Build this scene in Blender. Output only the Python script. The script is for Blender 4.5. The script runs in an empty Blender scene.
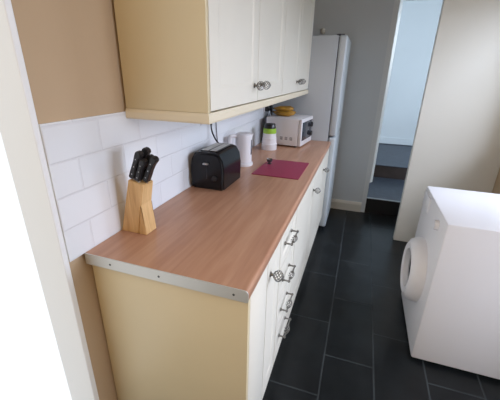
import bpy, bmesh, math, random
from mathutils import Vector, Matrix
random.seed(4)
PI = math.pi
SC = bpy.context.scene
COL = SC.collection

# ------------------------------------------------------------------ materials
def mat(name, col, rough=.5, metal=0.0, spec=.5, coat=0.0, trans=0.0, noise=None, bump=None, emit=None):
    m = bpy.data.materials.new(name); m.use_nodes = True
    nt = m.node_tree; b = nt.nodes['Principled BSDF']
    b.inputs['Base Color'].default_value = (*col, 1)
    b.inputs['Roughness'].default_value = rough
    b.inputs['Metallic'].default_value = metal
    b.inputs['Specular IOR Level'].default_value = spec
    b.inputs['Coat Weight'].default_value = coat
    b.inputs['Transmission Weight'].default_value = trans
    tc = nt.nodes.new('ShaderNodeTexCoord')
    if noise:                                   # (scale, amount)
        n = nt.nodes.new('ShaderNodeTexNoise'); n.inputs['Scale'].default_value = noise[0]
        n.inputs['Detail'].default_value = 4
        nt.links.new(tc.outputs['Object'], n.inputs['Vector'])
        mx = nt.nodes.new('ShaderNodeMixRGB'); mx.blend_type = 'MULTIPLY'
        mx.inputs['Color1'].default_value = (*col, 1)
        r = nt.nodes.new('ShaderNodeValToRGB')
        a = noise[1]
        r.color_ramp.elements[0].color = (1-a, 1-a, 1-a, 1); r.color_ramp.elements[1].color = (1+a*.3, 1+a*.3, 1+a*.3, 1)
        r.color_ramp.elements[0].position = .3; r.color_ramp.elements[1].position = .7
        nt.links.new(n.outputs['Fac'], r.inputs['Fac'])
        mx.inputs['Fac'].default_value = 1
        nt.links.new(r.outputs['Color'], mx.inputs['Color2'])
        nt.links.new(mx.outputs['Color'], b.inputs['Base Color'])
    if bump:                                    # (scale, strength)
        n = nt.nodes.new('ShaderNodeTexNoise'); n.inputs['Scale'].default_value = bump[0]
        nt.links.new(tc.outputs['Object'], n.inputs['Vector'])
        bp = nt.nodes.new('ShaderNodeBump'); bp.inputs['Strength'].default_value = bump[1]; bp.inputs['Distance'].default_value = .01
        nt.links.new(n.outputs['Fac'], bp.inputs['Height'])
        nt.links.new(bp.outputs['Normal'], b.inputs['Normal'])
    return m

def wood(name, dark, mid, light, scale=(14, 1.2, 14), rough=.35, rings=3.0, knots=True):
    m = bpy.data.materials.new(name); m.use_nodes = True
    nt = m.node_tree; b = nt.nodes['Principled BSDF']; N = nt.nodes.new; L = nt.links.new
    tc = N('ShaderNodeTexCoord'); mp = N('ShaderNodeMapping'); mp.inputs['Scale'].default_value = scale
    L(tc.outputs['Object'], mp.inputs['Vector'])
    n1 = N('ShaderNodeTexNoise'); n1.inputs['Scale'].default_value = rings; n1.inputs['Detail'].default_value = 6; n1.inputs['Distortion'].default_value = .6
    L(mp.outputs['Vector'], n1.inputs['Vector'])
    n2 = N('ShaderNodeTexNoise'); n2.inputs['Scale'].default_value = rings*.35; n2.inputs['Detail'].default_value = 2
    L(mp.outputs['Vector'], n2.inputs['Vector'])
    md = N('ShaderNodeMath'); md.operation = 'MULTIPLY_ADD'; md.inputs[1].default_value = .6; 
    L(n1.outputs['Fac'], md.inputs[0])
    m2 = N('ShaderNodeMath'); m2.operation = 'MULTIPLY'; m2.inputs[1].default_value = .4
    L(n2.outputs['Fac'], m2.inputs[0]); L(m2.outputs[0], md.inputs[2])
    r = N('ShaderNodeValToRGB'); e = r.color_ramp.elements
    e[0].position = .36; e[0].color = (*dark, 1); e[1].position = .64; e[1].color = (*light, 1)
    x = e.new(.5); x.color = (*mid, 1)
    L(md.outputs[0], r.inputs['Fac']); L(r.outputs['Color'], b.inputs['Base Color'])
    b.inputs['Roughness'].default_value = rough
    return m

def tiles(name, c1, c2, mortar, w, h, gap, offset, swap, rough, bumpd, shift=(0, 0), noise=0, rough_m=.8, spec=.5):
    """brick pattern; swap='yz' -> (y,z) on a wall, 'yx' -> (y,x) on a floor"""
    m = bpy.data.materials.new(name); m.use_nodes = True
    nt = m.node_tree; b = nt.nodes['Principled BSDF']; N = nt.nodes.new; L = nt.links.new
    tc = N('ShaderNodeTexCoord'); sp = N('ShaderNodeSeparateXYZ'); cb = N('ShaderNodeCombineXYZ')
    L(tc.outputs['Object'], sp.inputs[0])
    a1 = N('ShaderNodeMath'); a1.operation = 'ADD'; a1.inputs[1].default_value = shift[0]
    a2 = N('ShaderNodeMath'); a2.operation = 'ADD'; a2.inputs[1].default_value = shift[1]
    L(sp.outputs['Y'], a1.inputs[0]); L(sp.outputs['Z' if swap == 'yz' else 'X'], a2.inputs[0])
    L(a1.outputs[0], cb.inputs[0]); L(a2.outputs[0], cb.inputs[1])
    br = N('ShaderNodeTexBrick'); br.offset = offset; br.squash = 1
    br.inputs['Scale'].default_value = 1; br.inputs['Brick Width'].default_value = w; br.inputs['Row Height'].default_value = h
    br.inputs['Mortar Size'].default_value = gap; br.inputs['Mortar Smooth'].default_value = .3
    br.inputs['Color1'].default_value = (*c1, 1); br.inputs['Color2'].default_value = (*c2, 1); br.inputs['Mortar'].default_value = (*mortar, 1)
    L(cb.outputs[0], br.inputs['Vector'])
    out = br.outputs['Color']
    if noise:
        n = N('ShaderNodeTexNoise'); n.inputs['Scale'].default_value = 7; n.inputs['Detail'].default_value = 6
        L(tc.outputs['Object'], n.inputs['Vector'])
        r = N('ShaderNodeValToRGB'); r.color_ramp.elements[0].position = .3; r.color_ramp.elements[1].position = .75
        r.color_ramp.elements[0].color = (1-noise,)*3+(1,); r.color_ramp.elements[1].color = (1+noise,)*3+(1,)
        L(n.outputs['Fac'], r.inputs['Fac'])
        mx = N('ShaderNodeMixRGB'); mx.blend_type = 'MULTIPLY'; mx.inputs['Fac'].default_value = 1
        L(out, mx.inputs['Color1']); L(r.outputs['Color'], mx.inputs['Color2']); out = mx.outputs['Color']
    L(out, b.inputs['Base Color'])
    mr = N('ShaderNodeMapRange'); mr.inputs['To Min'].default_value = rough; mr.inputs['To Max'].default_value = rough_m
    L(br.outputs['Fac'], mr.inputs['Value']); L(mr.outputs[0], b.inputs['Roughness'])
    bp = N('ShaderNodeBump'); bp.invert = True; bp.inputs['Strength'].default_value = .7; bp.inputs['Distance'].default_value = bumpd
    L(br.outputs['Fac'], bp.inputs['Height']); L(bp.outputs['Normal'], b.inputs['Normal'])
    b.inputs['Specular IOR Level'].default_value = spec
    return m

M = {}
M['cream'] = mat('cream_foil', (.79, .75, .655), .40, noise=(3, .03))
M['cream_shaded'] = mat('cream_warm_shade', (.70, .60, .40), .45, noise=(2.2, .05))  # door cream made darker and warmer: dim warm light on the ends painted in
M['pelmet'] = mat('cream_pelmet', (.77, .69, .53), .42, noise=(3, .03))
M['carcass'] = mat('carcass_white', (.72, .68, .58), .5)
M['top'] = wood('walnut_laminate', (.39, .195, .118), (.45, .238, .147), (.51, .288, .184), scale=(13, 1.0, 13), rough=.30)
M['alu'] = mat('brushed_aluminium', (.60, .60, .58), .45, .5, bump=(300, .03))
M['screw'] = mat('screw_steel', (.12, .12, .12), .4, .8)
M['pewter'] = mat('pewter', (.25, .24, .225), .30, .9)
M['beech'] = wood('beech', (.50, .29, .115), (.62, .39, .17), (.72, .48, .23), scale=(26, 26, 2.2), rough=.5)
M['blackp'] = mat('black_plastic', (.012, .012, .014), .35, bump=(200, .02))
M['blackg'] = mat('black_gloss', (.006, .006, .008), .2, spec=.3)
M['steel'] = mat('steel', (.55, .55, .56), .28, .9)
M['whitep'] = mat('white_plastic', (.78, .77, .80), .33)
M['mw'] = mat('microwave_white', (.72, .70, .72), .38)
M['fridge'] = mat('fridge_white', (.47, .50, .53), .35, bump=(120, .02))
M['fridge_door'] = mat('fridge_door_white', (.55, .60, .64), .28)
M['glassdark'] = mat('dark_glass', (.03, .035, .05), .12, coat=.3)
M['gasket'] = mat('grey_gasket', (.10, .10, .12), .6)
M['mat'] = mat('magenta_mat', (.31, .024, .078), .45, noise=(40, .08))
M['green'] = mat('lime_plastic', (.32, .56, .05), .4)
M['banana'] = mat('banana_skin', (.46, .235, .025), .5, noise=(22, .55))
M['banana_tip'] = mat('banana_tip', (.10, .06, .02), .7)
M['cable'] = mat('black_cable', (.01, .01, .012), .5)
M['graycable'] = mat('grey_cable', (.16, .16, .18), .5)
M['wallcream'] = mat('cream_wall_paint', (.50, .37, .24), .8, noise=(2, .04), bump=(60, .04))
M['wallgrey'] = mat('grey_wall_paint', (.66, .71, .75), .8, noise=(1.5, .04), bump=(60, .04))
M['hall'] = mat('hall_wall_paint', (.62, .68, .72), .8, noise=(1.5, .04))
M['gloss'] = mat('white_gloss_paint', (.74, .72, .66), .35)
M['whitegloss'] = mat('bright_white_gloss', (.86, .88, .90), .3)
M['greytrim'] = mat('grey_white_trim', (.72, .76, .79), .45)
M['ceil'] = mat('ceiling_white', (.80, .80, .78), .9)
M['warmwall'] = mat('warm_room_wall', (.70, .55, .38), .9)
M['tile'] = tiles('white_metro_tile', (.80, .83, .87), (.76, .79, .83), (.72, .74, .78), .205, .1055, .003, .5, 'yz', .16, .0025, shift=(.06, -.911+1.055))
M['floor'] = tiles('charcoal_slate_tile', (.0075, .0095, .011), (.0100, .012, .0135), (.040, .047, .051), .53, .264, .0045, .5, 'yx', .29, .001, shift=(.06, .264*4+.246), noise=.35, spec=.3)
M['step'] = mat('dark_blue_vinyl', (.040, .052, .075), .45, noise=(18, .3))
M['riser'] = mat('brown_riser', (.055, .040, .036), .5, noise=(6, .3))
M['blackriser'] = mat('black_tile_riser', (.010, .011, .013), .4)
M['edge'] = mat('step_edge_grey', (.30, .32, .34), .4)
M['glass'] = None
g = bpy.data.materials.new('window_glass'); g.use_nodes = True
nt = g.node_tree; nt.nodes.clear()
o_ = nt.nodes.new('ShaderNodeOutputMaterial'); t_ = nt.nodes.new('ShaderNodeBsdfTransparent'); gl_ = nt.nodes.new('ShaderNodeBsdfGlossy'); mx_ = nt.nodes.new('ShaderNodeMixShader')
gl_.inputs['Roughness'].default_value = .02; mx_.inputs['Fac'].default_value = .06
nt.links.new(t_.outputs[0], mx_.inputs[1]); nt.links.new(gl_.outputs[0], mx_.inputs[2]); nt.links.new(mx_.outputs[0], o_.inputs['Surface'])
M['glass'] = g

# ------------------------------------------------------------------ mesh helpers
def bm_new(): return bmesh.new()
def add_box(bm, x0, x1, y0, y1, z0, z1, bev=0, seg=2, rot=None):
    t = bmesh.new()
    r = bmesh.ops.create_cube(t, size=1)
    bmesh.ops.scale(t, vec=(x1-x0, y1-y0, z1-z0), verts=t.verts)
    if bev: bmesh.ops.bevel(t, geom=t.edges[:], offset=bev, segments=seg, profile=.5, affect='EDGES')
    bmesh.ops.translate(t, vec=((x0+x1)/2, (y0+y1)/2, (z0+z1)/2), verts=t.verts)
    if rot: bmesh.ops.transform(t, matrix=rot, verts=t.verts)
    merge(bm, t)
def merge(bm, t):
    me = bpy.data.meshes.new('tmp'); t.to_mesh(me); t.free(); bm.from_mesh(me); bpy.data.meshes.remove(me)
def add_prism(bm, prof, a0, a1, axis='y', mtx=None):
    """closed profile (list of 2D points) extruded between a0 and a1.  axis y: prof=(x,z); x: prof=(y,z); z: prof=(x,y)"""
    t = bmesh.new()
    def P(p, a):
        return {'y': (p[0], a, p[1]), 'x': (a, p[0], p[1]), 'z': (p[0], p[1], a)}[axis]
    A = [t.verts.new(P(p, a0)) for p in prof]; B = [t.verts.new(P(p, a1)) for p in prof]
    n = len(prof)
    t.faces.new(A); t.faces.new(B)
    for i in range(n): t.faces.new((A[i], A[(i+1) % n], B[(i+1) % n], B[i]))
    bmesh.ops.recalc_face_normals(t, faces=t.faces)
    if mtx: bmesh.ops.transform(t, matrix=mtx, verts=t.verts)
    merge(bm, t)
def add_lathe(bm, prof, n=24, mtx=None):
    """prof: list of (r,z) from bottom to top, about z; r=0 closes"""
    t = bmesh.new(); rings = []
    for r, z in prof:
        if r < 1e-6: rings.append([t.verts.new((0, 0, z))])
        else: rings.append([t.verts.new((r*math.cos(2*PI*i/n), r*math.sin(2*PI*i/n), z)) for i in range(n)])
    for a, b in zip(rings, rings[1:]):
        for i in range(n):
            j = (i+1) % n
            q = [a[i] if len(a) > 1 else a[0], a[j] if len(a) > 1 else a[0], b[j] if len(b) > 1 else b[0], b[i] if len(b) > 1 else b[0]]
            u = []
            for v in q:
                if v not in u: u.append(v)
            if len(u) >= 3: t.faces.new(u)
    for rg in (rings[0], rings[-1]):
        if len(rg) > 1: t.faces.new(rg)
    bmesh.ops.recalc_face_normals(t, faces=t.faces)
    if mtx: bmesh.ops.transform(t, matrix=mtx, verts=t.verts)
    merge(bm, t)
def smooth_path(pts, k=6):
    P = [Vector(p) for p in pts]; out = []
    for i in range(len(P)-1):
        p0 = P[max(i-1, 0)]; p1 = P[i]; p2 = P[i+1]; p3 = P[min(i+2, len(P)-1)]
        for s in range(k):
            t = s/k
            out.append(.5*((2*p1)+(-p0+p2)*t+(2*p0-5*p1+4*p2-p3)*t*t+(-p0+3*p1-3*p2+p3)*t**3))
    out.append(P[-1]); return out
def add_tube(bm, pts, r, n=8, caps=True):
    pts = [Vector(p) for p in pts]; R = r if isinstance(r, (list, tuple)) else [r]*len(pts)
    t = bmesh.new(); rings = []; up = None
    for i, p in enumerate(pts):
        d = (pts[min(i+1, len(pts)-1)]-pts[max(i-1, 0)]).normalized()
        if up is None: up = d.orthogonal().normalized()
        up = (up-d*up.dot(d))
        up = up.normalized() if up.length > 1e-6 else d.orthogonal().normalized()
        s = d.cross(up)
        rings.append([t.verts.new(p+R[i]*(math.cos(2*PI*k/n)*up+math.sin(2*PI*k/n)*s)) for k in range(n)])
    for a, b in zip(rings, rings[1:]):
        for k in range(n): t.faces.new((a[k], a[(k+1) % n], b[(k+1) % n], b[k]))
    if caps: t.faces.new(rings[0]); t.faces.new(rings[-1])
    bmesh.ops.recalc_face_normals(t, faces=t.faces)
    merge(bm, t)

def obj(name, bm, m, parent=None, smooth=False, origin=None, label=None):
    """one mesh object; its coordinates stay in world space, moved relative to the parent's location"""
    me = bpy.data.meshes.new(name)
    off = Vector(parent_world(parent)) if parent else (Vector(origin) if origin is not None else Vector((0, 0, 0)))
    bmesh.ops.translate(bm, vec=-off, verts=bm.verts)
    bm.to_mesh(me); bm.free()
    me.materials.append(m)
    if smooth:
        for p in me.polygons: p.use_smooth = True
        try: me.set_sharp_from_angle(angle=math.radians(38))
        except Exception: pass
    o = bpy.data.objects.new(name, me); COL.objects.link(o)
    if parent: o.parent = parent
    else: o.location = off
    if label: o['label'] = label
    return o
def parent_world(p):
    v = Vector((0, 0, 0))
    while p is not None: v += p.location; p = p.parent
    return v
def thing(name, label, cat, loc, group=None):
    o = bpy.data.objects.new(name, None); COL.objects.link(o); o.empty_display_size = .05
    o.location = loc; o['label'] = label; o['category'] = cat
    if group: o['group'] = group
    return o
def tag(o, label, cat, group=None):
    o['label'] = label; o['category'] = cat
    if group: o['group'] = group
    return o
def struct(name, bm, m, smooth=False):
    o = obj(name, bm, m, smooth=smooth); o['kind'] = 'structure'; return o
def box_obj(name, m, dims, parent=None, bev=0, label=None, seg=2):
    bm = bm_new(); add_box(bm, *dims, bev=bev, seg=seg); return obj(name, bm, m, parent, smooth=bev > 0, label=label)

# ------------------------------------------------------------------ dimensions (metres)
ZT = .91            # worktop top
XF = .582           # face of base doors
XT = .589           # worktop nose
XW = .338           # face of wall cabinet doors
YW0, YW1 = .288, 2.30
ZC, ZP = 1.3556, 1.3183
YB = 2.955          # back wall
XO = .962           # doorway left edge
XR = 1.95           # right wall
YL = -.06           # end of the left wall
H = 2.42

# ------------------------------------------------------------------ room
box_obj_ = lambda n, m, d: struct(n, (lambda b: (add_box(b, *d), b)[1])(bm_new()), m)
box_obj_('floor', M['floor'], (-.12, XR+.12, -2.1, YB+.005, -.08, 0))
box_obj_('ceiling', M['ceil'], (-.12, XR+.12, -2.1, YB+.12, H, H+.08))
box_obj_('wall_left', M['wallcream'], (-.12, 0, YL, YB+.12, 0, H))
box_obj_('wall_front', M['warmwall'], (-.12, XR+.12, -2.1, -1.98, 0, H))
bm = bm_new()
add_box(bm, 0, XO, YB, YB+.12, 0, H); add_box(bm, XO, 1.78, YB, YB+.12, 2.2, H); add_box(bm, 1.78, XR+.12, YB, YB+.12, 0, H)
struct('wall_back', bm, M['wallgrey'])
bm = bm_new()
VY0, VY1, VZ0, VZ1 = 1.10, 2.20, 1.10, 2.10
WY0, WY1, WZ0, WZ1 = -.15, .72, .0, 2.06
add_box(bm, XR, XR+.12, -1.98, WY0, 0, H); add_box(bm, XR, XR+.12, WY1, VY0, 0, H); add_box(bm, XR, XR+.12, VY1, YB, 0, H); add_box(bm, XR, XR+.12, VY0, VY1, 0, VZ0); add_box(bm, XR, XR+.12, VY0, VY1, VZ1, H)
add_box(bm, XR, XR+.12, WY0, WY1, WZ1, H)
struct('wall_right', bm, M['wallcream'])
bm = bm_new()
for a, b_, c, d in ((WY0, WY1, WZ0+.004, WZ0+.10), (WY0, WY1, WZ1-.07, WZ1), (WY0, WY0+.07, WZ0+.10, WZ1-.07), (WY1-.07, WY1, WZ0+.10, WZ1-.07)):
    add_box(bm, XR+.04, XR+.09, a, b_, c, d)
wf = struct('door_1', bm, M['whitegloss'])
bm = bm_new()
add_box(bm, XR+.06, XR+.066, WY0+.07, WY1-.07, WZ0+.10, WZ1-.07)
obj('pane', bm, M['glass'], wf)
bm = bm_new()
for a, b_, c, d in ((VY0, VY1, VZ0, VZ0+.05), (VY0, VY1, VZ1-.05, VZ1), (VY0, VY0+.05, VZ0+.05, VZ1-.05), (VY1-.05, VY1, VZ0+.05, VZ1-.05)):
    add_box(bm, XR+.04, XR+.09, a, b_, c, d)
wf = struct('added_window', bm, M['whitegloss'])  # unseen window, added to bring more light to the far worktop
bm = bm_new(); add_box(bm, XR+.06, XR+.066, VY0+.05, VY1-.05, VZ0+.05, VZ1-.05); obj('pane', bm, M['glass'], wf)
bm = bm_new(); add_box(bm, -.125, .004, YL-.02, YL, 0, H, bev=.003); struct('trim_8', bm, M['whitegloss'])
# splashback tiles on the left wall
bm = bm_new(); add_box(bm, 0, .008, YL, 2.30, ZT, 1.342); struct('trim_1', bm, M['tile'])
# skirting on the back wall
bm = bm_new()
add_prism(bm, [(YB, 0), (YB-.018, 0), (YB-.018, .085), (YB-.013, .10), (YB-.006, .112), (YB, .115)], .0, XO, 'x')
struct('baseboard_back', bm, M['gloss'])
# doorway casing
bm = bm_new(); add_box(bm, XO, XO+.045, YB-.008, YB+.12, .0, 2.2); add_box(bm, XO, 1.78, YB-.008, YB+.12, 2.14, 2.2); struct('trim_2', bm, M['greytrim'])
bm = bm_new(); add_prism(bm, [(XO+.045, YB+.01), (XO+.052, YB+.01), (XO+.078, YB+.05), (XO+.078, YB+.11), (XO+.045, YB+.11)], .36, 2.14, 'z'); struct('trim_3', bm, M['whitegloss'])
# steps up through the doorway and the hall beyond
bm = bm_new(); add_box(bm, XO, 1.78, YB+.006, YB+.03, 0, .172); struct('trim_4', bm, M['blackriser'])
bm = bm_new(); add_box(bm, XO, 1.78, YB+.03, 3.88, -.05, .178); struct('floor_step', bm, M['step'])
bm = bm_new(); add_box(bm, XO, 1.78, YB, YB+.03, .172, .181, bev=.003); struct('trim_5', bm, M['edge'])
bm = bm_new(); add_box(bm, .3, 2.9, 3.86, 3.88, .10, .342); struct('trim_6', bm, M['riser'])
bm = bm_new(); add_box(bm, .3, 2.9, 3.88, 5.5, .2, .35); struct('floor_hall', bm, M['step'])
bm = bm_new(); add_box(bm, .3, 2.9, 3.855, 3.88, .342, .351, bev=.003); struct('trim_7', bm, M['step'])
bm = bm_new(); add_box(bm, .2, 3.0, 5.45, 5.55, 0, 2.9); struct('wall_hall_back', bm, M['hall'])
bm = bm_new(); add_box(bm, .2, 3.0, 5.43, 5.45, .36, .47, bev=.004); struct('baseboard_hall', bm, M['hall'])
bm = bm_new(); add_box(bm, .2, .3, YB+.12, 5.5, 0, 2.9); struct('wall_hall_left', bm, M['hall'])
bm = bm_new(); add_box(bm, 2.9, 3.0, YB+.12, 5.5, 0, 2.9); struct('wall_hall_right', bm, M['hall'])
bm = bm_new(); add_box(bm, .2, 3.0, YB+.12, 5.55, 2.9, 2.98); struct('ceiling_hall', bm, M['ceil'])
# cream partition at the right of the gangway
bm = bm_new(); add_box(bm, 1.281, XR, 2.35, 2.41, 0, H, bev=.004); struct('wall_partition', bm, M['gloss'])

# ------------------------------------------------------------------ fittings
def knob(parent, x, y, z, r=.0195):
    """birdcage knob standing out from a door along +x"""
    bm = bm_new(); rx = Matrix.Translation((x, y, z)) @ Matrix.Rotation(PI/2, 4, 'Y')
    add_lathe(bm, [(0, 0), (.0105, 0), (.0105, .003), (.006, .005), (.0048, .010), (.0065, .013), (.0048, .015), (0, .016)], 14, rx)
    add_lathe(bm, [(0, .045), (.0045, .046), (.006, .049), (.004, .052), (0, .053)], 10, rx)
    for k in range(8):
        pts = []
        for i in range(13):
            t = i/12; ang = 2*PI*k/8+t*PI*.75; rr = r*math.sin(PI*(.08+.84*t))**.8
            pts.append((x+.013+.035*t, y+rr*math.cos(ang), z+rr*math.sin(ang)))
        add_tube(bm, pts, .0016, 5)
    return obj('knob', bm, M['pewter'], parent, True, label='pewter birdcage knob')
def handle(parent, x, y0, y1, z):
    """birdcage bar handle: two posts, a bar and a twisted cage in its middle"""
    bm = bm_new()
    for y in (y0, y1):
        add_lathe(bm, [(0, 0), (.009, 0), (.009, .003), (.0045, .006), (.004, .024), (.0062, .028), (.0062, .034), (0, .037)], 12,
                  Matrix.Translation((x, y, z)) @ Matrix.Rotation(PI/2, 4, 'Y'))
    xb = x+.030; L = y1-y0; c = (y0+y1)/2-.012; cl = .060
    add_tube(bm, [(xb, y0-.008, z), (xb, c-cl/2, z)], .0036, 8)
    add_tube(bm, [(xb, c+cl/2, z), (xb, y1+.008, z)], .0036, 8)
    for s in (-1, 1): add_tube(bm, [(xb, c+s*(cl/2+.003), z), (xb, c+s*(cl/2-.004), z)], .0056, 8)
    for k in range(6):
        pts = []
        for i in range(13):
            t = i/12; ang = 2*PI*k/6+t*PI; rr = .013*math.sin(PI*(.1+.8*t))
            pts.append((xb+rr*math.cos(ang), c-cl/2+cl*t, z+rr*math.sin(ang)))
        add_tube(bm, pts, .0016, 5)
    return obj('handle', bm, M['pewter'], parent, True, label='pewter birdcage bar handle')
def shaker(name, parent, xf, y0, y1, z0, z1, fw=.068, fh=None, th=.02, m=None, gap=.0028):
    """framed front with a sunk panel; front face at x = xf looking along +x"""
    fh = fh or fw
    y0 += gap; y1 -= gap; z0 += gap; z1 -= gap
    bm = bm_new(); V = bm.verts.new
    def ring(x, iy, iz): return [V((x, y0+iy, z0+iz)), V((x, y1-iy, z0+iz)), V((x, y1-iy, z1-iz)), V((x, y0+iy, z1-iz))]
    b = .0004
    rs = [ring(xf-th, 0, 0), ring(xf-b, 0, 0), ring(xf, b, b), ring(xf, fw, fh), ring(xf-.0035, fw+.012, fh+.012)]
    for a, c in zip(rs, rs[1:]):
        for i in range(4): bm.faces.new((a[i], a[(i+1) % 4], c[(i+1) % 4], c[i]))
    bm.faces.new(rs[0]); bm.faces.new(rs[-1])
    bmesh.ops.recalc_face_normals(bm, faces=bm.faces)
    return obj(name, bm, m or M['cream'], parent)

# ---- base run
ZB, ZK = .868, .15
def carcass(parent, y0, y1, x1=XF-.022, z0=ZK, z1=ZB+.002, x0=.012):
    bm = bm_new(); t = .018
    add_box(bm, x0, x1, y0, y0+t, z0, z1); add_box(bm, x0, x1, y1-t, y1, z0, z1)
    add_box(bm, x0, x1, y0+t, y1-t, z0, z0+t); add_box(bm, x0, x0+.008, y0+t, y1-t, z0+t, z1)
    add_box(bm, x1-.08, x1, y0+t, y1-t, z1-t, z1); add_box(bm, x0+.01, x0+.09, y0+t, y1-t, z1-t, z1)
    return obj('carcass', bm, M['carcass'], parent)
t = thing('base_cabinet', 'narrow cream cabinet at the near end of the worktop, one round knob', 'cabinet', (.3, .25, 0), 'cream base cabinets')
box_obj('side_panel', M['cream_shaded'], (.004, XF, .022, .042, 0, .870), t, .0015)
box_obj('filler_panel', M['cream'], (XF-.022, XF, .0435, .2335, 0.02, .868), t, .0015)
carcass(t, .215, .430)
d = shaker('door', t, XF, .235, .430, ZK, ZB, .052, .07)
knob(d, XF, .275, .787, .0215)
t = thing('drawer_unit', 'cream base unit of four drawers with pewter bar handles', 'drawers', (.3, .60, 0))
carcass(t, .4315, .7685)
zs = [.15, .345, .515, .695, ZB]; hz = [.268, .430, .600, .792]
for i in range(4):
    d = shaker('drawer', t, XF, .4315, .7685, zs[i], zs[i+1], .045, .04)
    handle(d, XF, .515, .645, hz[i])
t = thing('base_cabinet', 'cream base cabinet between the drawers and the far double cabinet, single door, one knob', 'cabinet', (.3, 1.08, 0), 'cream base cabinets')
carcass(t, .770, 1.3985)
d = shaker('door', t, XF, .770, 1.3985, ZK, ZB); knob(d, XF, 1.352, .757)
t = thing('base_cabinet', 'cream base cabinet at the far end of the worktop against the fridge', 'cabinet', (.3, 1.85, 0), 'cream base cabinets')
carcass(t, 1.400, 2.294)
d = shaker('door', t, XF, 1.400, 1.950, ZK, ZB); knob(d, XF, 1.903, .750)
shaker('door', t, XF, 1.952, 2.294, ZK, ZB)
bm = bm_new(); add_box(bm, XF-.045, XF-.027, .2365, 2.294, 0, ZK-.002)
tag(obj('plinth', bm, M['cream'], origin=(XF-.04, 1.2, 0)), 'low cream plinth board under the base cabinets along the dark floor', 'plinth')

# ---- worktop
def nose_profile(x0=.0085, x1=XT, z0=.872, z1=ZT, r=.013, n=6):
    p = [(x0, z0)]
    rb = .006
    for i in range(n+1):
        a = -PI/2+(PI/2)*i/n; p.append((x1-rb+rb*math.cos(a), z0+rb+rb*math.sin(a)))
    for i in range(n+1):
        a = (PI/2)*i/n; p.append((x1-r+r*math.cos(a), z1-r+r*math.sin(a)))
    p.append((x0, z1)); return p
t = thing('worktop', 'long brown wood effect worktop running from the metal edged near end to the fridge', 'worktop', (.3, 1.15, .872))
bm = bm_new(); add_prism(bm, nose_profile(), .0005, 2.297, 'y'); obj('board', bm, M['top'], t, True)
bm = bm_new(); add_prism(bm, nose_profile(x0=.0085, x1=XT+.001, z0=.8705, z1=ZT+.001), -.003, 0, 'y'); sp = obj('end_strip', bm, M['alu'], t, True, label='silver metal edging strip')
for x in (.11, .295, .545):
    bm = bm_new(); add_lathe(bm, [(0, 0), (.0042, 0), (.0036, .0012), (0, .0013)], 12, Matrix.Translation((x, -.0028, .889)) @ Matrix.Rotation(PI/2, 4, 'X')); obj('screw', bm, M['screw'], sp, True)

# ---- wall cabinets
ZWT = 2.08
spl = [YW0+.018, .825, 1.32, 1.812, YW1]
def wall_cabinet(y0, ym, y1, label, end):
    t = thing('wall_cabinet', label, 'cabinet', (0, (y0+y1)/2, ZC), 'cream wall cabinets')
    yc0 = y0
    carcass(t, yc0, y1-.0005, XW-.022, ZC, ZWT, .010)
    if end: box_obj('side_panel', M['cream_shaded'], (.009, XW, YW0, YW0+.0175, ZC-.002, ZWT), t, .002)
    d = shaker('door', t, XW, y0, ym, ZC, ZWT, .072); knob(d, XW, ym-.052, 1.428)
    d = shaker('door', t, XW, ym, y1, ZC, ZWT, .072); knob(d, XW, ym+.042, 1.428)
wall_cabinet(spl[0], spl[1], spl[2], 'near cream wall cabinet with bare side panel facing the room above the knives', True)
wall_cabinet(spl[2]+.0005, spl[3], spl[4], 'far cream wall cabinet above the microwave and beside the fridge', False)
# light pelmet below the cabinets, mitred round the near end
bm = bm_new()
def pelmet_ring(off, z): return [(.009, YW0-off, z), (XW+off, YW0-off, z), (XW+off, YW1, z)]
prof = [(-.022, ZP), (.0035, ZP), (.006, ZP+.006), (.006, ZP+.024), (.0025, ZC-.004), (.0025, ZC-.0023), (-.022, ZC-.0023)]
rows = [[bm.verts.new(v) for v in pelmet_ring(o, z)] for o, z in prof]
for i in range(len(rows)):
    a, b = rows[i], rows[(i+1) % len(rows)]
    for k in range(2): bm.faces.new((a[k], a[k+1], b[k+1], b[k]))
bm.faces.new([r[0] for r in rows]); bm.faces.new([r[2] for r in rows])
bmesh.ops.recalc_face_normals(bm, faces=bm.faces)
tag(obj('pelmet', bm, M['pelmet'], origin=(.2, 1.2, ZP)), 'cream light pelmet strip along the bottom of the wall cabinets', 'pelmet')

# ---- fridge freezer
FY0, FY1 = 2.302, 2.86
t = thing('fridge_freezer', 'tall white fridge freezer beyond the far end of the worktop', 'fridge', (.3, 2.58, 0))
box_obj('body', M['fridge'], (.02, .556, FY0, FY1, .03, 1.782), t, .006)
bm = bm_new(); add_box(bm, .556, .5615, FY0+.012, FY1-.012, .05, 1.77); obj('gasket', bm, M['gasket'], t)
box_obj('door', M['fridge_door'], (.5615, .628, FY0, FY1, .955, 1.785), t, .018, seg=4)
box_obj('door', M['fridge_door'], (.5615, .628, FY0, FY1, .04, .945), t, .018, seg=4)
box_obj('hinge_cap', M['gasket'], (.535, .60, FY0+.012, FY0+.055, 1.783, 1.793), t, .003)
for x, y in ((.57, FY0+.03), (.57, FY1-.05), (.08, FY0+.03), (.08, FY1-.05)):
    bm = bm_new(); add_lathe(bm, [(0, 0), (.02, 0), (.02, .012), (.012, .014), (.012, .042), (0, .042)], 14, Matrix.Translation((x, y, 0))); obj('foot', bm, M['blackp'], t, True)
# round white thing high on the back wall
bm = bm_new(); add_lathe(bm, [(0, 0), (.026, 0), (.026, .010), (.021, .018), (.010, .022), (0, .022)], 24, Matrix.Translation((.337, YB, 1.885)) @ Matrix.Rotation(PI/2, 4, 'X'))
tag(obj('wall_button', bm, M['gloss'], origin=(.337, YB, 1.885), smooth=True), 'small round white button on the grey wall above the fridge', 'button')

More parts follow.
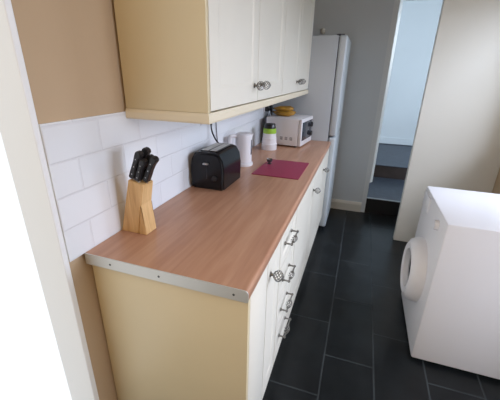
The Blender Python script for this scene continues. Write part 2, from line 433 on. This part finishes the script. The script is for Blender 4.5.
# ------------------------------------------------------------------ things on the worktop
# knife block
t = thing('knife_block', 'pale beech knife block leaning forward on its foot near the worktop end', 'knife block', (.06, .235, ZT))
ky0, ky1 = .178, .244
z = ZT+.0005
bm = bm_new(); add_prism(bm, [(.0125, z), (.090, z), (.129, z+.196), (.071, z+.212)], ky0, ky1, 'y')
bmesh.ops.bevel(bm, geom=bm.edges[:], offset=.0025, segments=2, affect='EDGES'); kb = obj('body', bm, M['beech'], t, True)
# slots in the slanted top
TL = Vector((.071, 0, z+.212)); u = (Vector((.129, 0, z+.196))-TL).normalized(); lean = Vector((.0585, 0, .212)).normalized(); nrm = Vector((-u.z, 0, u.x))
bm = bm_new(); add_prism(bm, [(.091, z), (.125, z), (.113, z+.118), (.1135-.001, z+.1185)], ky0-.001, ky1-.002, 'y')
bmesh.ops.bevel(bm, geom=bm.edges[:], offset=.002, segments=2, affect='EDGES'); obj('foot', bm, M['beech'], t, True)
def knife(along, y, length, w, lab, th=.0130, hook=True, tilt=0):
    base = Vector((TL.x, y, TL.z))+u*along+nrm*.0016
    d = (lean+u*(tilt+.13)).normalized(); e = Vector((0, 1, 0)).cross(d).normalized()   # e ~ +x in the leaning plane
    th_obj = thing('knife', lab, 'knife', base, 'knives in the beech block')
    # handle outline in (e,d), extruded along y
    out = [(-w/2, .006), (-w/2, .03), (-w*.42, length*.6), (-w/2, length*.86), (-w*.45, length*.97), (-w*.15, length), (w*.3, length*1.0), (w*.66, length*.96), (w*.74, length*.88), (w*.52, length*.80), (w*.42, length*.55), (w/2, .03), (w/2, .006)]
    bm = bm_new()
    A = [bm.verts.new(base+e*a+d*b+Vector((0, -th, 0))) for a, b in out]; B = [bm.verts.new(base+e*a+d*b+Vector((0, th, 0))) for a, b in out]
    bm.faces.new(A); bm.faces.new(B)
    for i in range(len(out)): bm.faces.new((A[i], A[(i+1) % len(out)], B[(i+1) % len(out)], B[i]))
    bmesh.ops.recalc_face_normals(bm, faces=bm.faces)
    bmesh.ops.bevel(bm, geom=bm.edges[:], offset=.003, segments=2, affect='EDGES')
    obj('handle', bm, M['blackp'], th_obj, True)
    bm = bm_new()
    C = [base+e*a+d*b for a, b in ((-w*.42, 0.0004), (w*.42, 0.0004), (w*.42, .007), (-w*.42, .007))]
    A = [bm.verts.new(c+Vector((0, -.0035, 0))) for c in C]; B = [bm.verts.new(c+Vector((0, .0035, 0))) for c in C]
    bm.faces.new(A); bm.faces.new(B)
    for i in range(4): bm.faces.new((A[i], A[(i+1) % 4], B[(i+1) % 4], B[i]))
    bmesh.ops.recalc_face_normals(bm, faces=bm.faces); obj('bolster', bm, M['steel'], th_obj)
    for f in (.22, .48, .74):
        bm = bm_new()
        q = base+d*(length*f); 
        add_lathe(bm, [(0, -th-.0004), (.0021, -th-.0004), (.0021, th+.0004), (0, th+.0006)], 10, Matrix.Translation(q) @ Matrix.Rotation(-PI/2, 4, 'X'))
        obj('rivet', bm, M['steel'], th_obj, True)
knife(.008, .192, .113, .021, 'black handled knife at the near left of the beech block')
knife(.009, .227, .119, .021, 'black handled knife at the back left of the beech block')
knife(.0325, .190, .092, .019, 'black handled knife at the near middle of the beech block')
knife(.0325, .2265, .100, .018, 'black handled knife at the back middle of the beech block')
knife(.052, .208, .110, .020, 'black handled knife at the right of the beech block, hooked end outward', tilt=.07)

# toaster
t = thing('toaster', 'glossy black two slot toaster beside the tiled wall', 'toaster', (.115, .84, ZT))
tx0, tx1, ty0, ty1 = .020, .206, .708, .966
bm = bm_new(); z0 = ZT+.008
nprof = [(tx0, z0), (tx1, z0), (tx1+.002, z0+.10), (tx1-.006, z0+.150), (tx1-.026, z0+.182), (tx1-.05, z0+.190), (tx0+.05, z0+.190), (tx0+.026, z0+.182), (tx0+.006, z0+.150), (tx0-.002, z0+.10)]
add_prism(bm, nprof, ty0, ty1, 'y')
bmesh.ops.bevel(bm, geom=[e for e in bm.edges if abs(e.verts[0].co.y-e.verts[1].co.y) < 1e-6], offset=.012, segments=3, affect='EDGES', clamp_overlap=True)
obj('body', bm, M['blackg'], t, True)
box_obj('base', M['blackp'], (tx0+.012, tx1-.012, ty0+.014, ty1-.014, ZT+.0005, ZT+.012), t, .003)
bm = bm_new(); add_box(bm, tx0+.045, tx1-.045, ty0+.030, ty1-.030, z0+.1895, z0+.1925, bev=.001)
tp = obj('top_plate', bm, M['blackp'], t, True)
for x in (.092, .136):
    bm = bm_new(); add_box(bm, x-.014, x+.014, ty0+.036, ty1-.036, z0+.1926, z0+.1940); add_box(bm, x-.0155, x-.0125, ty0+.034, ty1-.034, z0+.1926, z0+.1955); add_box(bm, x+.0125, x+.0155, ty0+.034, ty1-.034, z0+.1926, z0+.1955); obj('slot', bm, M['alu'], tp, label='metal rimmed bread slot')
bm = bm_new(); add_box(bm, .112, .116, ty0-.0012, ty0+.01, z0+.055, z0+.150); obj('lever_track', bm, M['blackp'], t)
box_obj('lever', M['steel'], (.100, .130, ty0-.018, ty0-.001, z0+.130, z0+.139), t, .004)
bm = bm_new(); add_lathe(bm, [(0, 0), (.014, 0), (.013, .010), (0, .012)], 18, Matrix.Translation((.158, ty0+.0005, z0+.06)) @ Matrix.Rotation(PI/2, 4, 'X')); obj('dial', bm, M['blackp'], t, True)

# sockets with plug tops and the leads
def lead(name, pts, r, m, label, origin):
    bm = bm_new(); add_tube(bm, smooth_path(pts, 8), r, 8); return tag(obj(name, bm, m, origin=origin, smooth=True), label, 'cable')
t = thing('wall_socket', 'white wall socket on the tiles under the near wall cabinet, black plug in it', 'socket', (.008, .93, 1.30), 'wall sockets under the cabinets')
box_obj('face_plate', M['whitep'], (.008, .018, .86, 1.006, 1.215, 1.300), t, .002)
bm = bm_new(); add_box(bm, .018, .0205, .925, .940, 1.262, 1.286, bev=.0008); obj('switch', bm, M['whitep'], t)
p = thing('power_plug', 'black plug in the socket above the toaster with its flex hanging down', 'plug', (.02, .965, 1.26))
bm = bm_new(); add_box(bm, .0185, .05, .942, .988, 1.232, 1.282, bev=.008); obj('plug_body', bm, M['blackp'], p, True)
bm = bm_new(); add_tube(bm, smooth_path([(.034, .958, 1.243), (.026, .958, 1.205), (.034, .955, 1.165), (.055, .948, 1.130), (.080, .94, 1.106)], 8), [.0085]*7+[.0065]*2+[.0045]*24, 8); obj('flex', bm, M['cable'], p, True)
lead('thin_cable', [(.0095, 1.05, 1.30), (.014, 1.05, 1.22), (.013, 1.06, 1.14), (.016, 1.075, 1.03), (.02, 1.08, .914)], .0028, M['graycable'], 'thin grey cable down the tiles between toaster and kettle', (.01, 1.05, .92))

# kettle
kx, ky = .120, 1.245
t = thing('kettle', 'white plastic jug kettle behind the toaster', 'kettle', (kx, ky, ZT))
T = Matrix.Translation((kx, ky, ZT+.0005))
bm = bm_new(); add_lathe(bm, [(0, 0), (.060, 0), (.062, .006), (.061, .018), (.056, .021), (0, .021)], 32, T); obj('power_base', bm, M['whitep'], t, True)
bm = bm_new(); add_lathe(bm, [(0, .022), (.050, .022), (.0535, .026), (.0535, .08), (.0545, .15), (.0555, .198), (.0545, .203), (.050, .205), (0, .205)], 32, T); 
obj('body', bm, M['whitep'], t, True)
bm = bm_new(); add_lathe(bm, [(0, .2055), (.049, .2055), (.048, .209), (.042, .211), (.012, .212), (0, .212)], 28, T); obj('lid', bm, M['whitep'], t, True)
hd = Vector((-.72, -.69, 0)).normalized()      # handle side, towards the toaster
def kp(r, zz): return (kx+hd.x*r, ky+hd.y*r, ZT+zz)
bm = bm_new(); add_tube(bm, smooth_path([kp(.050, .193), kp(.074, .196), kp(.092, .190), kp(.097, .165), kp(.096, .12), kp(.090, .075), kp(.052, .056)], 7), .0125, 12); obj('handle', bm, M['whitep'], t, True)
sd = -hd
bm = bm_new()
A = [(kx+sd.x*.045-sd.y*.02, ky+sd.y*.045+sd.x*.02, ZT+.203), (kx+sd.x*.072, ky+sd.y*.072, ZT+.203), (kx+sd.x*.045+sd.y*.02, ky+sd.y*.045-sd.x*.02, ZT+.203), (kx+sd.x*.049, ky+sd.y*.049, ZT+.160)]
vs = [bm.verts.new(a) for a in A]
for f in ((0, 1, 2), (0, 3, 1), (1, 3, 2), (0, 2, 3)): bm.faces.new([vs[i] for i in f])
bmesh.ops.recalc_face_normals(bm, faces=bm.faces); obj('spout', bm, M['whitep'], t)
gd = Vector((.93, -.10, 0)).normalized()
bm = bm_new(); add_box(bm, -.006, .006, -.003, .003, .075, .172, bev=.002, rot=Matrix.Translation((kx+gd.x*.0535, ky+gd.y*.0535, ZT)) @ Matrix.Rotation(math.atan2(gd.y, gd.x)+PI/2, 4, 'Z')); obj('water_gauge', bm, M['gasket'], t, True, label='dark water level window')

# canister
cx, cy = .150, 1.765
t = thing('canister', 'white tapering canister with lime green collar and black lid before the microwave', 'canister', (cx, cy, ZT))
T = Matrix.Translation((cx, cy, ZT+.0005))
bm = bm_new(); add_lathe(bm, [(0, 0), (.058, 0), (.061, .004), (.0605, .04), (.0615, .042), (.0615, .048), (.059, .05), (.0555, .085), (.0565, .087), (.0565, .092), (.054, .094), (.051, .130), (0, .130)], 32, T); obj('body', bm, M['whitep'], t, True)
bm = bm_new(); add_lathe(bm, [(0, .1305), (.0515, .1305), (.0535, .135), (.0495, .168), (0, .168)], 32, T); obj('collar', bm, M['green'], t, True, label='lime green collar')
bm = bm_new(); add_lathe(bm, [(0, .1685), (.046, .1685), (.048, .172), (.043, .199), (.040, .203), (0, .203)], 32, T); obj('lid', bm, M['blackp'], t, True, label='black lid')

# microwave (turned a few degrees towards the room)
t = thing('microwave', 'white microwave oven with dark window at the far end of the worktop', 'microwave', (.2, 2.1, ZT))
RM = Matrix.Translation((.368, 1.900, 0)) @ Matrix.Rotation(math.radians(-7.0), 4, 'Z')
def mbox(name, m, d, bev=0, parent=t, label=None):
    bm = bm_new(); add_box(bm, *d, bev=bev, rot=RM); return obj(name, bm, m, parent, bev > 0, label=label)
MZ0, MZ1 = ZT+.012, 1.142
mbox('body', M['mw'], (-.300, -.018, 0, .325, MZ0, MZ1), .004)
mbox('rear_housing', M['gasket'], (-.325, -.301, .02, .29, MZ0+.02, MZ1-.02), .004)
fr = mbox('door', M['mw'], (-.017, .010, 0.0, .236, MZ0, MZ1), .006)
mbox('window', M['glassdark'], (.0085, .0115, .024, .232, MZ0+.042, MZ1-.028), .001, fr, 'dark glass door window')
cp = mbox('control_panel', M['mw'], (-.017, .0095, .238, .325, MZ0, MZ1), .005)
mbox('fascia', M['glassdark'], (.0085, .0105, .2385, .312, MZ0+.042, MZ1-.028), .0008, cp, 'dark glass fascia')
for zz in (MZ0+.075, MZ0+.150):
    bm = bm_new(); add_lathe(bm, [(0, 0), (.021, 0), (.020, .010), (.017, .014), (0, .014)], 20, RM @ Matrix.Translation((.0100, .278, zz)) @ Matrix.Rotation(PI/2, 4, 'Y')); obj('dial', bm, M['blackp'], cp, True, label='black round dial')
for k in range(3):
    bm = bm_new()
    for r in range(3):
        for c in range(3):
            add_box(bm, -.170+k*.042+c*.008, -.164+k*.042+c*.008, -.0006, .002, MZ0+.045+r*.009, MZ0+.051+r*.009, rot=RM)
    obj('vent', bm, M['gasket'], t, label='small dark vent grille')
for x, y in ((-.25, .03), (-.04, .03), (-.25, .29), (-.04, .29)):
    bm = bm_new(); add_lathe(bm, [(0, ZT+.0005), (.012, ZT+.0005), (.012, MZ0+.001), (0, MZ0+.001)], 12, RM @ Matrix.Translation((x, y, 0))); obj('foot', bm, M['blackp'], t, True)

# bananas on the microwave
t = thing('banana_bunch', 'bunch of ripe yellow bananas lying on top of the microwave', 'bananas', (.17, 2.13, MZ1))
def banana(dy, dz, bend, ang, L=.20):
    pts = []; rr = []
    for i in range(15):
        s = i/14; a = (s-.5)*1.35
        rad = L/1.35
        px = rad*math.sin(a); pyy = rad*(1-math.cos(a))*bend
        X = px*math.cos(ang)-pyy*math.sin(ang); Y = px*math.sin(ang)+pyy*math.cos(ang)
        pts.append((.180+X, 2.10+dy+Y, MZ1+.0212+dz+.02*(abs(s-.5)*2)**2*0))
        rr.append(.0205*min(1, .30+2.6*s, .30+3.4*(1-s))**.9)
    bm = bm_new(); add_tube(bm, pts, rr, 10); b = obj('banana', bm, M['banana'], t, True)
    bm = bm_new(); d = (Vector(pts[0])-Vector(pts[1])).normalized(); add_tube(bm, [pts[0], Vector(pts[0])+d*.018], [.006, .0045], 8); obj('stem', bm, M['banana_tip'], b, True)
    bm = bm_new(); d = (Vector(pts[-1])-Vector(pts[-2])).normalized(); add_tube(bm, [pts[-1], Vector(pts[-1])+d*.006], [.0055, .003], 8); obj('tip', bm, M['banana_tip'], b, True)
banana(-.060, 0, 1, -.22)
banana(-.014, .001, 1, .03)
banana(.036, .001, 1, .26)
banana(-.028, .035, 1, .12, .175)
banana(.022, .036, 1, .34, .165)

# second socket behind the microwave with black plugs
t = thing('wall_socket', 'white wall socket on the tiles behind the microwave with two black plugs', 'socket', (.008, 2.12, 1.20), 'wall sockets under the cabinets')
box_obj('face_plate', M['whitep'], (.008, .018, 2.04, 2.186, 1.165, 1.250), t, .002)
for i, (y, lab) in enumerate(((2.075, 'black plug nearer the canister in the socket behind the microwave'), (2.150, 'black plug nearer the fridge in the socket behind the microwave'))):
    p = thing('power_plug', lab, 'plug', (.02, y, 1.2), 'black plugs behind the microwave')
    bm = bm_new(); add_box(bm, .0185, .052, y-.023, y+.023, 1.17, 1.222, bev=.008); obj('plug_body', bm, M['blackp'], p, True)
    bm = bm_new(); add_tube(bm, smooth_path([(.042, y, 1.178), (.047, y-.02, 1.15), (.030, y-.022, 1.10), (.024, y-.022, 1.02), (.022, y-.02, .918)], 8), .0035, 8); obj('flex', bm, M['cable'], p, True)

# mat and the little metal cup on it
bm = bm_new(); add_prism(bm, [(.238, 1.062), (.526, 1.060), (.527, 1.450), (.246, 1.449)], ZT+.0005, ZT+.0045, 'z')
bmesh.ops.bevel(bm, geom=bm.edges[:], offset=.001, segments=1, affect='EDGES')
tag(obj('chopping_mat', bm, M['mat'], origin=(.38, 1.25, ZT)), 'flat deep pink chopping mat on the worktop in front of the kettle', 'mat')
t = thing('metal_cup', 'tiny dark metal cup standing on a back corner of the pink mat', 'cup', (.278, 1.322, ZT+.0048))
T = Matrix.Translation((.278, 1.322, ZT+.0048))
bm = bm_new(); add_lathe(bm, [(0, 0), (.015, 0), (.016, .002), (.008, .006), (.008, .010), (.017, .016), (.021, .032), (.0195, .033), (.015, .019), (0, .014)], 20, T); obj('bowl', bm, M['screw'], t, True)
bm = bm_new(); add_lathe(bm, [(0, .015), (.008, .019), (.007, .027), (0, .030)], 14, T); obj('knob', bm, M['steel'], t, True, label='bright metal centre')

# ------------------------------------------------------------------ white washing machine at the right of the gangway
t = thing('washing_machine', 'white front loading washing machine at the right edge of the gangway', 'washing machine', (1.54, 1.15, 0))
wx = 1.268
box_obj('body', M['whitep'], (wx, wx+.56, .86, 1.45, .02, .85), t, .012)
bm = bm_new(); T = Matrix.Translation((wx+.004, 1.15, .42)) @ Matrix.Rotation(-PI/2, 4, 'Y')
add_lathe(bm, [(0, 0), (.19, 0), (.19, .03), (.175, .060), (.150, .075), (.115, .070), (.110, .035), (0, .035)], 48, T); dr = obj('door', bm, M['whitep'], t, True)
bm = bm_new(); add_lathe(bm, [(0, .036), (.109, .036), (.09, .046), (.05, .052), (0, .054)], 40, T); obj('glass', bm, M['glassdark'], dr, True)
box_obj('detergent_drawer', M['whitep'], (wx-.006, wx+.002, 1.26, 1.43, .735, .825), t, .003)
bm = bm_new(); add_lathe(bm, [(0, 0), (.028, 0), (.025, .022), (0, .024)], 24, Matrix.Translation((wx+.001, 1.0, .78)) @ Matrix.Rotation(-PI/2, 4, 'Y')); obj('dial', bm, M['whitep'], t, True)
for x, y in ((wx+.05, .92), (wx+.05, 1.39), (wx+.5, .92), (wx+.5, 1.39)):
    bm = bm_new(); add_lathe(bm, [(0, 0), (.02, 0), (.02, .022), (0, .022)], 12, Matrix.Translation((x, y, 0))); obj('foot', bm, M['blackp'], t, True)

# ------------------------------------------------------------------ light
w = bpy.data.worlds.new('daylight'); SC.world = w; w.use_nodes = True
bg = w.node_tree.nodes['Background']; bg.inputs['Color'].default_value = (.93, .97, 1, 1); bg.inputs['Strength'].default_value = 1.15
def area(name, loc, target, sx, sy, power, col, spread=180):
    l = bpy.data.lights.new(name, 'AREA'); l.shape = 'RECTANGLE'; l.size = sx; l.size_y = sy; l.energy = power; l.color = col; l.spread = math.radians(spread)
    o = bpy.data.objects.new(name, l); COL.objects.link(o); o.location = loc
    o.rotation_euler = (Vector(target)-Vector(loc)).to_track_quat('-Z', 'Y').to_euler(); return o
area('glazed_door_daylight', (XR+.80, .285, 1.35), (.5, .40, .42), 1.1, 1.0, 22, (.73, .81, 1.0), 110)
area('added_window_fill', (XR+.95, 1.65, 2.42), (.45, 1.6, .95), 1.5, .8, 116, (.73, .82, 1.0))  # fill lamp added outside the unseen window, lifts far worktop and back wall
area('room_lamp', (.95, -1.5, 2.35), (.8, -1.2, 0), .5, .5, 12, (1, .74, .45))
area('hall_daylight', (2.85, 3.55, 1.6), (1.0, 3.7, 1.2), .9, 1.4, 42, (.78, .91, 1.0))

# ------------------------------------------------------------------ camera
f, yaw, pitch, roll = 319.19, .322356, .380135, -.022256
cy_, sy_, cp_, sp_ = math.cos(yaw), math.sin(yaw), math.cos(pitch), math.sin(pitch)
fwd = Vector((-sy_*cp_, cy_*cp_, -sp_)); right = Vector((cy_, sy_, 0)); down = fwd.cross(right)
r2 = math.cos(roll)*right+math.sin(roll)*down; d2 = -math.sin(roll)*right+math.cos(roll)*down
cam = bpy.data.cameras.new('camera'); co = bpy.data.objects.new('camera', cam); COL.objects.link(co)
mw = Matrix.Identity(4)
for i in range(3): mw[i][0] = r2[i]; mw[i][1] = -d2[i]; mw[i][2] = -fwd[i]
mw.translation = Vector((.82184, -.70188, 1.48346)); co.matrix_world = mw
cam.sensor_fit = 'HORIZONTAL'; cam.sensor_width = 36; cam.lens = f/500*36; cam.clip_start = .02
SC.camera = co
vs_ = SC.view_settings; vs_.view_transform = 'Standard'; vs_.look = 'None'; vs_.gamma = 1; vs_.exposure = 0; vs_.use_curve_mapping = False
